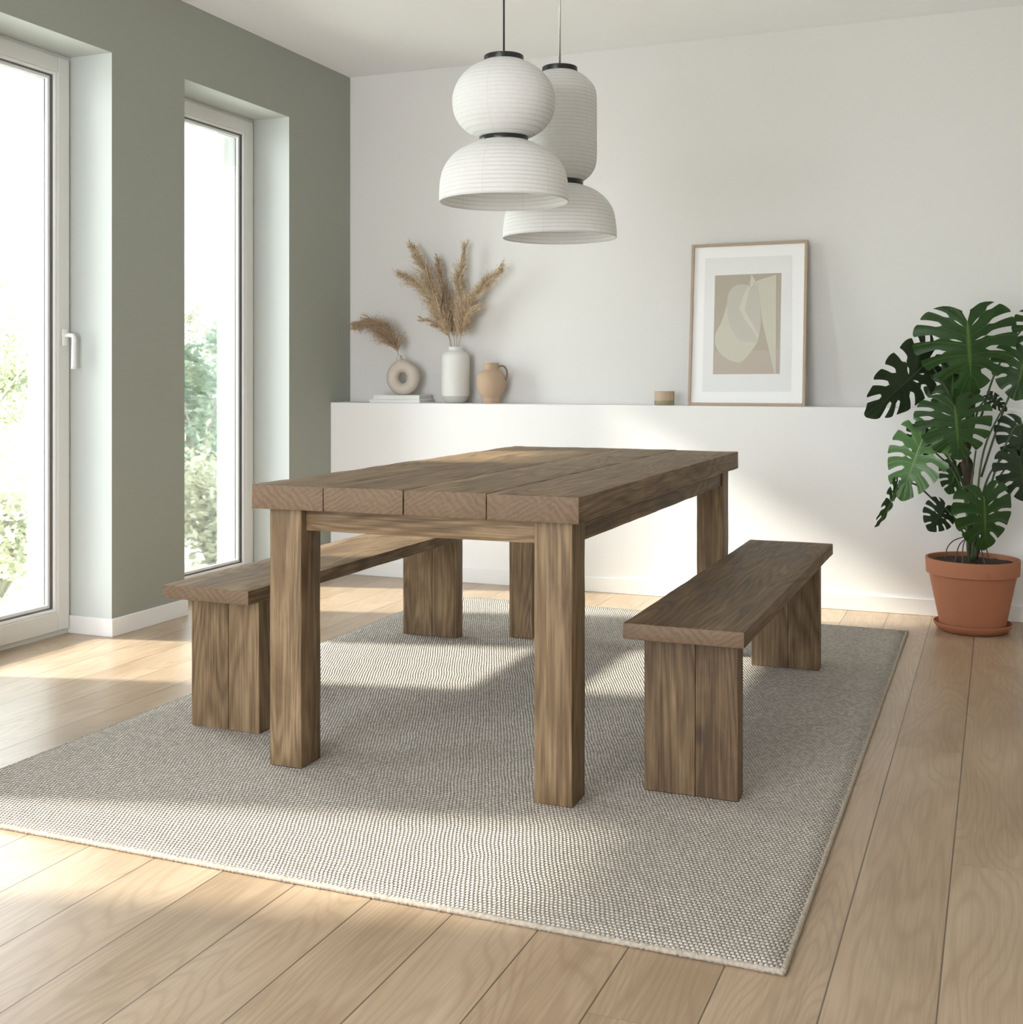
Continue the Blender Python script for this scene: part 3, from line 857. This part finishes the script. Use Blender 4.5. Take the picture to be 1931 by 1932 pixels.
def cl(x, y, yy):                      # ledge close-up pixel -> point at depth yy
    return at_y(620 + x*0.2072, 440 + y*0.2072, yy)
vm = Vector((xv2, yv2, ZL))
def vb(dx, dy=0): return [vm + Vector((dx*0.4, dy, 0.08)), vm + Vector((dx, dy, 0.285))]
G = 'pampas stems in the tall white vase'
plume('tallest left pampas plume leaning over the tall white vase', vb(-0.022) + [cl(1105,950,5.69), cl(1000,640,5.685), cl(900,390,5.68), cl(770,140,5.67)], 0.42, M['pampas'], 900, 0.085, 0.55, 0.10, 21, G)
plume('lowest left pampas plume bending outward from tall white vase', vb(-0.026, -0.01) + [cl(1095,940,5.67), cl(1010,740,5.65), cl(880,520,5.64), cl(700,400,5.625)], 0.40, M['pampas'], 900, 0.085, 0.55, 0.14, 22, G)
plume('thin middle pampas plume upright in the tall white vase', vb(-0.010, 0.012) + [cl(1140,940,5.70), cl(1100,720,5.71), cl(1050,490,5.715), cl(1005,280,5.72)], 0.40, M['pampas2'], 620, 0.065, 0.5, 0.06, 23, G)
plume('upright right pampas plume with pointed tip in tall white vase', vb(0.006) + [cl(1170,930,5.69), cl(1180,700,5.70), cl(1195,430,5.70), cl(1243,155,5.71)], 0.38, M['pampas'], 850, 0.075, 0.5, 0.05, 24, G)
plume('rightmost pampas plume leaning right from tall white vase', vb(0.020, -0.006) + [cl(1212,920,5.68), cl(1260,740,5.67), cl(1370,530,5.66), cl(1530,350,5.65)], 0.36, M['pampas'], 1000, 0.085, 0.6, 0.08, 25, G)
plume('short ragged pampas plume low at left of tall white vase', vb(-0.024, 0.006) + [cl(1110,970,5.70), cl(1065,880,5.69), cl(990,830,5.68), cl(890,800,5.67)], 0.45, M['pampas'], 260, 0.045, 0.5, 0.06, 26, G)
nk0 = Vector((xv, yv, zt)) + Vector((-0.010, 0, 0.160))
plume('drooping brown pampas plume in the beige ring vase', [nk0, nk0 + Vector((-0.018, 0, 0.045)), cl(630,1080,5.672), cl(590,990,5.67), cl(520,890,5.665), cl(400,815,5.66), cl(290,822,5.655)], 0.33, M['pampas2'], 1100, 0.095, 0.55, 0.30, 27, None)

# ------------------------------------------------------------------ potted monstera
PX, PY = -0.107, 5.33
PD = -sw*PX + cw*PY
sau = bmesh.new()
lathe(sau, [(0.001,0.0),(0.125,0.0),(0.138,0.006),(0.153,0.026),(0.1555,0.034),(0.152,0.036),(0.146,0.030),(0.132,0.014),(0.001,0.013)], 64)
o = obj('saucer', sau, M['terracotta'], None, True, math.radians(50))
o.location = (PX, PY, 0)
tag(o, 'round terracotta saucer under the plant pot', 'saucer')
plant = empty('potted_monstera', (PX, PY, 0.0135))
tag(plant, 'tall monstera plant with split leaves in a terracotta pot', 'plant')
PO = Vector((PX, PY, 0.0135))
bm = bmesh.new()
ZR = 0.300 - 0.0135
lathe(bm, [(0.001,0.0),(0.122,0.0),(0.128,0.003),(0.172,ZR-0.066),(0.176,ZR-0.064),(0.1835,ZR-0.062),(0.1865,ZR-0.004),(0.1855,ZR),(0.178,ZR+0.001),(0.174,ZR-0.003),(0.168,ZR-0.06),(0.150,ZR-0.12)], 72)
obj('pot', bm, M['terracotta'], plant, True, math.radians(35))
bm = bmesh.new()
rng = [[0.0]]
prev = None
cen = bm.verts.new((0, 0, ZR - 0.010))
for k in range(1, 9):
    cur = []
    for i in range(48):
        a = 2*PI*i/48; r = 0.171*k/8
        cur.append(bm.verts.new((r*math.cos(a), r*math.sin(a), ZR - 0.018 + 0.007*mnoise.noise(Vector((r*60*math.cos(a), r*60*math.sin(a), 2))))))
    for i in range(48):
        if prev is None: bm.faces.new((cen, cur[i], cur[(i+1)%48]))
        else: bm.faces.new((prev[i], cur[i], cur[(i+1)%48], prev[(i+1)%48]))
    prev = cur
obj('soil', bm, M['soil'], plant, True)
# trunk
def pp(u, v, dd=0.0): return at(u, v, PD + dd) - PO
tr_pts = [Vector((0.0, 0.0, ZR - 0.06)), pp(1838, 1040), pp(1834, 970), pp(1827, 900), pp(1824, 840), pp(1830, 780), pp(1834, 725), pp(1838, 690)]
bm = bmesh.new()
tp = spline(tr_pts, 50)
tube(bm, tp, lambda s: 0.026*(1 - 0.45*s)*(1 + 0.16*math.sin(s*44)), 14)
for v in bm.verts: v.co += Vector((mnoise.noise(v.co*45), mnoise.noise(v.co*45 + Vector((7,0,0))), mnoise.noise(v.co*45 + Vector((0,9,0)))))*0.008
obj('trunk', bm, M['bark'], plant, True)
for pts in ([pp(1822,1012), pp(1800,1020), pp(1788,1034), pp(1785,1052,-0.02)], [pp(1824,1015), pp(1810,1030), pp(1803,1060,-0.05)],
            [pp(1828,1010), pp(1818,1030,-0.05), pp(1817,1068,-0.09)], [pp(1850,1030), pp(1853,1040,-0.06), pp(1859,1066,-0.08)], [pp(1858,1025), pp(1862,1036,-0.03), pp(1867,1058,-0.04)]):
    bm = bmesh.new(); tube(bm, spline(pts, 14), 0.0024, 6)
    obj('aerial_root', bm, M['root'], plant, True)

def leaf_bm(base, tip, nrm, wscale, seed, fold=0.18, droop=0.25, nf=6, full=1.0):
    """split monstera leaf: vein-aligned strips with open slits and small holes; base, tip, nrm in 3-D"""
    rnd = random.Random(seed)
    ax = tip - base; Lh = ax.length; ax.normalize()
    nrm = (nrm - ax*nrm.dot(ax)).normalized()
    sd = ax.cross(nrm).normalized()
    bm = bmesh.new(); uvl = bm.loops.layers.uv.new('UVMap')
    marg = [(0.03,-0.13),(0.17,-0.235),(0.34,-0.21),(0.475,-0.06),(0.535,0.16),(0.51,0.40),(0.43,0.62),(0.30,0.81),(0.14,0.95),(0.0,1.03)]
    mp = spline([(a, b, 0) for a, b in marg], 90)
    def E(a):
        t = min(max(a, 0), 1)*90; i = min(int(t), 89)
        return mp[i].lerp(mp[i+1], t - i)
    def Mid(a): return Vector((0, 0.82*max(0, a)**1.25 + 0.0, 0))
    def P(a, r, sgn):
        m, e = Mid(a), E(a)
        c = m.lerp(e, 0.5) + Vector((0.05*(1-a), -0.15 + 0.08*a, 0))
        q = m*(1-r)**2 + c*2*r*(1-r) + e*r*r
        x, yv_ = q.x*wscale, q.y
        z = -fold*abs(x)*(0.4 + abs(x)) + 0.015*math.sin(a*nf*2*PI)*r
        z -= droop*(max(0, yv_)**2)*0.6 + 0.10*max(0, -yv_)
        return base + Lh*(sgn*x*sd + yv_*ax + z*nrm)
    for sgn in (-1, 1):
        # slit positions
        sl = []
        for k in range(1, nf):
            a = 0.235 + (0.83 - 0.235)*(k - 1)/(nf - 2) + rnd.uniform(-0.015, 0.015)
            sl.append((a, rnd.uniform(0.36, 0.54)*(1.0 if k > 1 else 1.15), rnd.uniform(0.022, 0.029)*full, rnd.random() < 0.5 and a < 0.62))
        edges = [(0.0, 9, 0, False)] + sl + [(1.0, 9, 0, False)]
        NR, NA = 18, 6
        def w(slit, r):
            a, r0, ww, hole = slit
            k = 0.0
            if r > r0: k = ww*min(1, math.sqrt((r - r0)/0.10))*(1.0 - 0.30*(r - r0)/(1 - r0))
            if hole and 0.15 < r < 0.31: k = max(k, 0.011*math.sqrt(max(0, 1 - ((r - 0.23)/0.08)**2)))
            return k
        for s0, s1 in zip(edges, edges[1:]):
            rmax = 1.0 + rnd.uniform(-0.03, 0.02)
            grid = []
            for jr in range(NR + 1):
                r = jr/NR
                row = []
                for ia in range(NA + 1):
                    t = ia/NA
                    rr = r*(rmax - 0.030*abs(2*t - 1)**5)
                    a = (s0[0] + w(s0, r))*(1 - t) + (s1[0] - w(s1, r))*t
                    v = bm.verts.new(P(a, rr, sgn))
                    row.append((v, a, rr))
                grid.append(row)
            for jr in range(NR):
                for ia in range(NA):
                    qd = [grid[jr][ia], grid[jr][ia+1], grid[jr+1][ia+1], grid[jr+1][ia]]
                    if sgn > 0: qd.reverse()
                    f = bm.faces.new([x[0] for x in qd])
                    for lp, x in zip(f.loops, qd): lp[uvl].uv = (x[1], x[2])
    bmesh.ops.remove_doubles(bm, verts=bm.verts, dist=Lh*0.0008)
    # raised midrib
    rib = [base + Lh*((0.82*t**1.25)*ax + (0.006 - droop*(0.82*t**1.25)**2*0.6)*nrm) for t in [i/14 for i in range(15)]]
    n0 = len(bm.faces)
    tube(bm, rib, lambda s: Lh*0.012*(1 - 0.8*s), 6)
    bm.faces.ensure_lookup_table()
    for f in bm.faces[n0:]:
        for lp in f.loops: lp[uvl].uv = (0.5, 0.0)
    return bm

TO = -Vector((-sw, cw, 0.0))           # towards the camera
RT = Vector((cw, sw, 0.0)); UP = Vector((0, 0, 1))
def leaf(bu, bv, bd, tu, tv, td, nr, nu, wscale, mat, seed, stalk, fold=0.18, droop=0.22, nf=6, full=1.0):
    b, t = pp(bu, bv, bd), pp(tu, tv, td)
    nrm = TO + RT*nr + UP*nu
    L = obj('leaf', leaf_bm(b, t, nrm, wscale, seed, fold, droop, nf, full), M[mat], plant, True)
    bm = bmesh.new(); tube(bm, spline([pp(*q) for q in stalk] + [b], 26), lambda s: 0.0048 - 0.0018*s, 8)
    obj('leaf_stalk', bm, M['stalk'], L, True)
# base (u, v, depth), tip (u, v, depth), normal tilt right / up
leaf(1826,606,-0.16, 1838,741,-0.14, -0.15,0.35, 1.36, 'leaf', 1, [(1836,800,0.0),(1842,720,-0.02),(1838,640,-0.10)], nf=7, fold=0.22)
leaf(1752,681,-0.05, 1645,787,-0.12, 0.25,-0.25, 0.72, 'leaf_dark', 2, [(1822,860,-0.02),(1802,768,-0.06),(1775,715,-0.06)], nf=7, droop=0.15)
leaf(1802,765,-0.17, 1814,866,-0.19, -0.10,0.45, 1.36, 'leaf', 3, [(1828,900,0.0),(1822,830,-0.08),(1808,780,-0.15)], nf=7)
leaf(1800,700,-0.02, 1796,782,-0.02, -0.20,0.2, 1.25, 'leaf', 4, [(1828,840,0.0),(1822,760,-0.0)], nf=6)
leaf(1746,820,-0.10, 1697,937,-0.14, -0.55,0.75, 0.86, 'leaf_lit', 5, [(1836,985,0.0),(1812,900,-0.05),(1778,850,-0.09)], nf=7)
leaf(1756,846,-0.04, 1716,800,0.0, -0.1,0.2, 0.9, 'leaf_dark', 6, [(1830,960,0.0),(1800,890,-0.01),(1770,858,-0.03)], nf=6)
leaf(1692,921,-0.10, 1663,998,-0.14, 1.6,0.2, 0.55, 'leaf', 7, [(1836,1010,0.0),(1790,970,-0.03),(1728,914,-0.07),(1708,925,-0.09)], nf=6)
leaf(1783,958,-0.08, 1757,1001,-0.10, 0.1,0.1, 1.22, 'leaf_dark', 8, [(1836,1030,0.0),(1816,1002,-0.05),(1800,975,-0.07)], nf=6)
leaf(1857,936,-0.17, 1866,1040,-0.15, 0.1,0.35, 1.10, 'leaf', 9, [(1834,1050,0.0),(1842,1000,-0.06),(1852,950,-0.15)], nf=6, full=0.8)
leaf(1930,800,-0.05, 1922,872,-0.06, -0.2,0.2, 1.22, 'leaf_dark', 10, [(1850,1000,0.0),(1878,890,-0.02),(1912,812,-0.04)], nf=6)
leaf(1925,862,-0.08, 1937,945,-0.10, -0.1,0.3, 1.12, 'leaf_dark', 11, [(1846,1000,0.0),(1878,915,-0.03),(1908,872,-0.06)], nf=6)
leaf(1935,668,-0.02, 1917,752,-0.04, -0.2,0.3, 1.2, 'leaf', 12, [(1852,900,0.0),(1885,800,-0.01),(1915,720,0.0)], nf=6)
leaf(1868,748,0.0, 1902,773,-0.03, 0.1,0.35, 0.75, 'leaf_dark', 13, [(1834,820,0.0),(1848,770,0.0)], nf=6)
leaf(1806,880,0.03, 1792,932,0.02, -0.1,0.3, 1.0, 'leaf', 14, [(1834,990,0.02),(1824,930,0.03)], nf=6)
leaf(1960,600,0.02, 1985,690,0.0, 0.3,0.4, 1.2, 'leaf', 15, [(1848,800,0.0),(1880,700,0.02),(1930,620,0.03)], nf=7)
for k in range(3):                     # bare young stalks rising beside the trunk
    pts = [[(1834,1058,-0.04),(1836,1040,-0.05),(1842,960,-0.05),(1860,840,-0.04),(1913,735,-0.02)], [(1830,1060,-0.05),(1826,1020,-0.06),(1830,940,-0.04),(1842,850,-0.02)], [(1840,1056,-0.03),(1850,960,-0.02),(1868,895,-0.02),(1905,850,-0.03)]][k]
    bm = bmesh.new(); tube(bm, spline([pp(*q) for q in pts], 26), lambda s: 0.0062 - 0.003*s, 8)
    obj('stalk', bm, M['stalk'], plant, True)

# ------------------------------------------------------------------ the garden outside
bm = bmesh.new(); add_box(bm, -40, XO, -25, 40, -0.35, -0.15)
tag(obj('garden_lawn', bm, M['lawn']), 'sunlit green lawn outside the windows', 'lawn', kind='structure')

def garden_leaf(name, c0, c1, tl=0.4):
    t = NT(name)
    geo = t.n('ShaderNodeNewGeometry')
    co = t.n('ShaderNodeTexCoord').outputs['Object']
    c = t.mix(t.math('MULTIPLY_ADD', t.noise(co, 1.6, 3.0), 0.9, t.math('MULTIPLY_ADD', geo.outputs['Random Per Island'], 0.9, -0.4)), c0, c1)
    di = t.n('ShaderNodeBsdfDiffuse', {'Color': c}); tr = t.n('ShaderNodeBsdfTranslucent', {'Color': c})
    mx = t.n('ShaderNodeMixShader', {0: tl, 1: di.outputs[0], 2: tr.outputs[0]})
    t.t.links.new(mx.outputs[0], t.out.inputs[0])
    return t.m
M['gleaf_a'] = garden_leaf('shrub leaves olive', c4(0.16, 0.19, 0.10), c4(0.50, 0.52, 0.36))
M['gleaf_b'] = garden_leaf('shrub leaves cool', c4(0.12, 0.20, 0.13), c4(0.42, 0.52, 0.38))
M['gleaf_c'] = garden_leaf('shrub leaves pale', c4(0.34, 0.36, 0.24), c4(0.72, 0.73, 0.58))
M['branch'] = plain('grey branch', c4(0.30, 0.28, 0.24), 0.9, 0.2, 10)

def shrub(label, x, y, h, rx, n, mat, seed, size=0.05):
    random.seed(seed)
    e = empty('garden_shrub', (x, y, -0.15))
    tag(e, label, 'shrub', 'shrubs in the garden')
    bm = bmesh.new()
    tips = []
    for k in range(11):
        a = random.uniform(0, 2*PI); rr = rx*random.uniform(0.2, 0.95)
        tpt = Vector((rr*math.cos(a), rr*math.sin(a), h*random.uniform(0.55, 1.0)))
        pts = spline([(0, 0, 0), tpt*0.4 + Vector((random.uniform(-.15,.15), random.uniform(-.15,.15), 0.2)), tpt], 10)
        tube(bm, pts, lambda s: 0.02*(1-0.85*s), 5)
        tips.append(pts)
    obj('branches', bm, M['branch'], e, True)
    bm = bmesh.new()
    cl_ = [(random.choice(tips)[random.randint(3, 10)] + Vector((random.gauss(0, .13), random.gauss(0, .13), random.gauss(0, .12))), random.uniform(0.08, 0.24)) for _ in range(46)]
    for k in range(n):
        c, s = random.choice(cl_)
        p = c + Vector((random.gauss(0, s*0.6), random.gauss(0, s*0.6), random.gauss(0, s*0.6)))
        if p.z < 0.02: p.z = random.uniform(0.02, 0.3)
        d = Vector((random.gauss(0, 1), random.gauss(0, 1), random.gauss(0, 0.7))).normalized()
        w = d.orthogonal().normalized(); w = Matrix.Rotation(random.uniform(0, 6.3), 3, d) @ w
        L = size*random.uniform(0.6, 1.5)
        bm.faces.new([bm.verts.new(q) for q in (p, p + d*L*0.5 + w*L*0.26, p + d*L, p + d*L*0.5 - w*L*0.26)])
    f = obj('foliage', bm, mat, e)
    f['kind'] = 'stuff'
shr = [(-7.0, 6.4, 1.75, 0.9, 7000, 'gleaf_a', 1, 'olive leafy shrub outside the window with handle'),
       (-5.0, 4.9, 0.7, 0.5, 5000, 'gleaf_c', 2, 'low pale shrub outside the window with handle'),
       (-8.9, 8.3, 2.1, 1.1, 6000, 'gleaf_c', 3, 'pale tall shrub farther out behind the olive shrub'),
       (-5.75, 7.5, 1.35, 0.75, 7500, 'gleaf_b', 4, 'blue-green shrub outside the window near the corner'),
       (-4.55, 6.2, 0.5, 0.33, 3500, 'gleaf_c', 5, 'low pale shrub outside the window near the corner'),
       (-7.7, 10.2, 2.3, 1.1, 7000, 'gleaf_a', 6, 'tall olive shrub behind the blue-green shrub'),
       (-9.6, 11.6, 2.6, 1.3, 6000, 'gleaf_c', 7, 'pale tall shrub at the far end of the garden')]
for x, y, h, rx, n, m, sd, lb in shr:
    shrub(lb, x, y, h, rx, n, M[m], sd)

# ------------------------------------------------------------------ light
SUN = Vector((1.0, 0.27, -0.64)).normalized()
sl = bpy.data.lights.new('sun', 'SUN'); sl.energy = 6.6; sl.angle = math.radians(3.0); sl.color = (1.0, 0.95, 0.87)
so = bpy.data.objects.new('sun', sl); C.objects.link(so)
so.rotation_euler = SUN.to_track_quat('-Z', 'Y').to_euler(); so.location = (-8, -2, 6)
w = bpy.data.worlds.new('sky'); bpy.context.scene.world = w; w.use_nodes = True
nt = w.node_tree; nt.nodes.clear()
bg = nt.nodes.new('ShaderNodeBackground'); ow = nt.nodes.new('ShaderNodeOutputWorld')
bg.inputs[0].default_value = (0.925, 0.97, 1.03, 1); bg.inputs[1].default_value = 7.5
nt.links.new(bg.outputs[0], ow.inputs[0])
def portal(name, loc, rot, sx, sy):
    l = bpy.data.lights.new(name, 'AREA'); l.shape = 'RECTANGLE'; l.size = sx; l.size_y = sy
    l.cycles.is_portal = True
    o = bpy.data.objects.new(name, l); C.objects.link(o); o.location = loc; o.rotation_euler = rot
for k, (a, b, z) in enumerate(WIN):
    portal('sky_portal', (XO - 0.02, (a+b)/2, z/2), (0, math.radians(-90), 0), z, b - a)
portal('sky_portal', ((OX0+OX1)/2, YF - 0.21, OZ/2), (math.radians(90), 0, 0), OX1 - OX0, OZ)

# ------------------------------------------------------------------ camera
cam = bpy.data.cameras.new('camera'); co_ = bpy.data.objects.new('camera', cam); C.objects.link(co_)
co_.location = (0, 0, H); co_.rotation_euler = (math.radians(90), 0, YAW)
cam.sensor_fit = 'HORIZONTAL'; cam.sensor_width = 36.0; cam.lens = 36.0*F/1931
cam.shift_x = 0.0; cam.shift_y = (Y0 - 966)/1931
cam.clip_start = 0.05; cam.clip_end = 200
sc = bpy.context.scene
sc.camera = co_
sc.view_settings.view_transform = 'Standard'
sc.view_settings.look = 'None'
sc.view_settings.exposure = 0.50
sc.cycles.diffuse_bounces = 5; sc.cycles.glossy_bounces = 3; sc.cycles.max_bounces = 8; sc.cycles.transparent_max_bounces = 12
sc.cycles.use_adaptive_sampling = True; sc.cycles.adaptive_threshold = 0.06; sc.cycles.adaptive_min_samples = 16
sc.cycles.sample_clamp_indirect = 8.0
sc.cycles.use_denoising = True
sc.cycles.caustics_reflective = False; sc.cycles.caustics_refractive = False
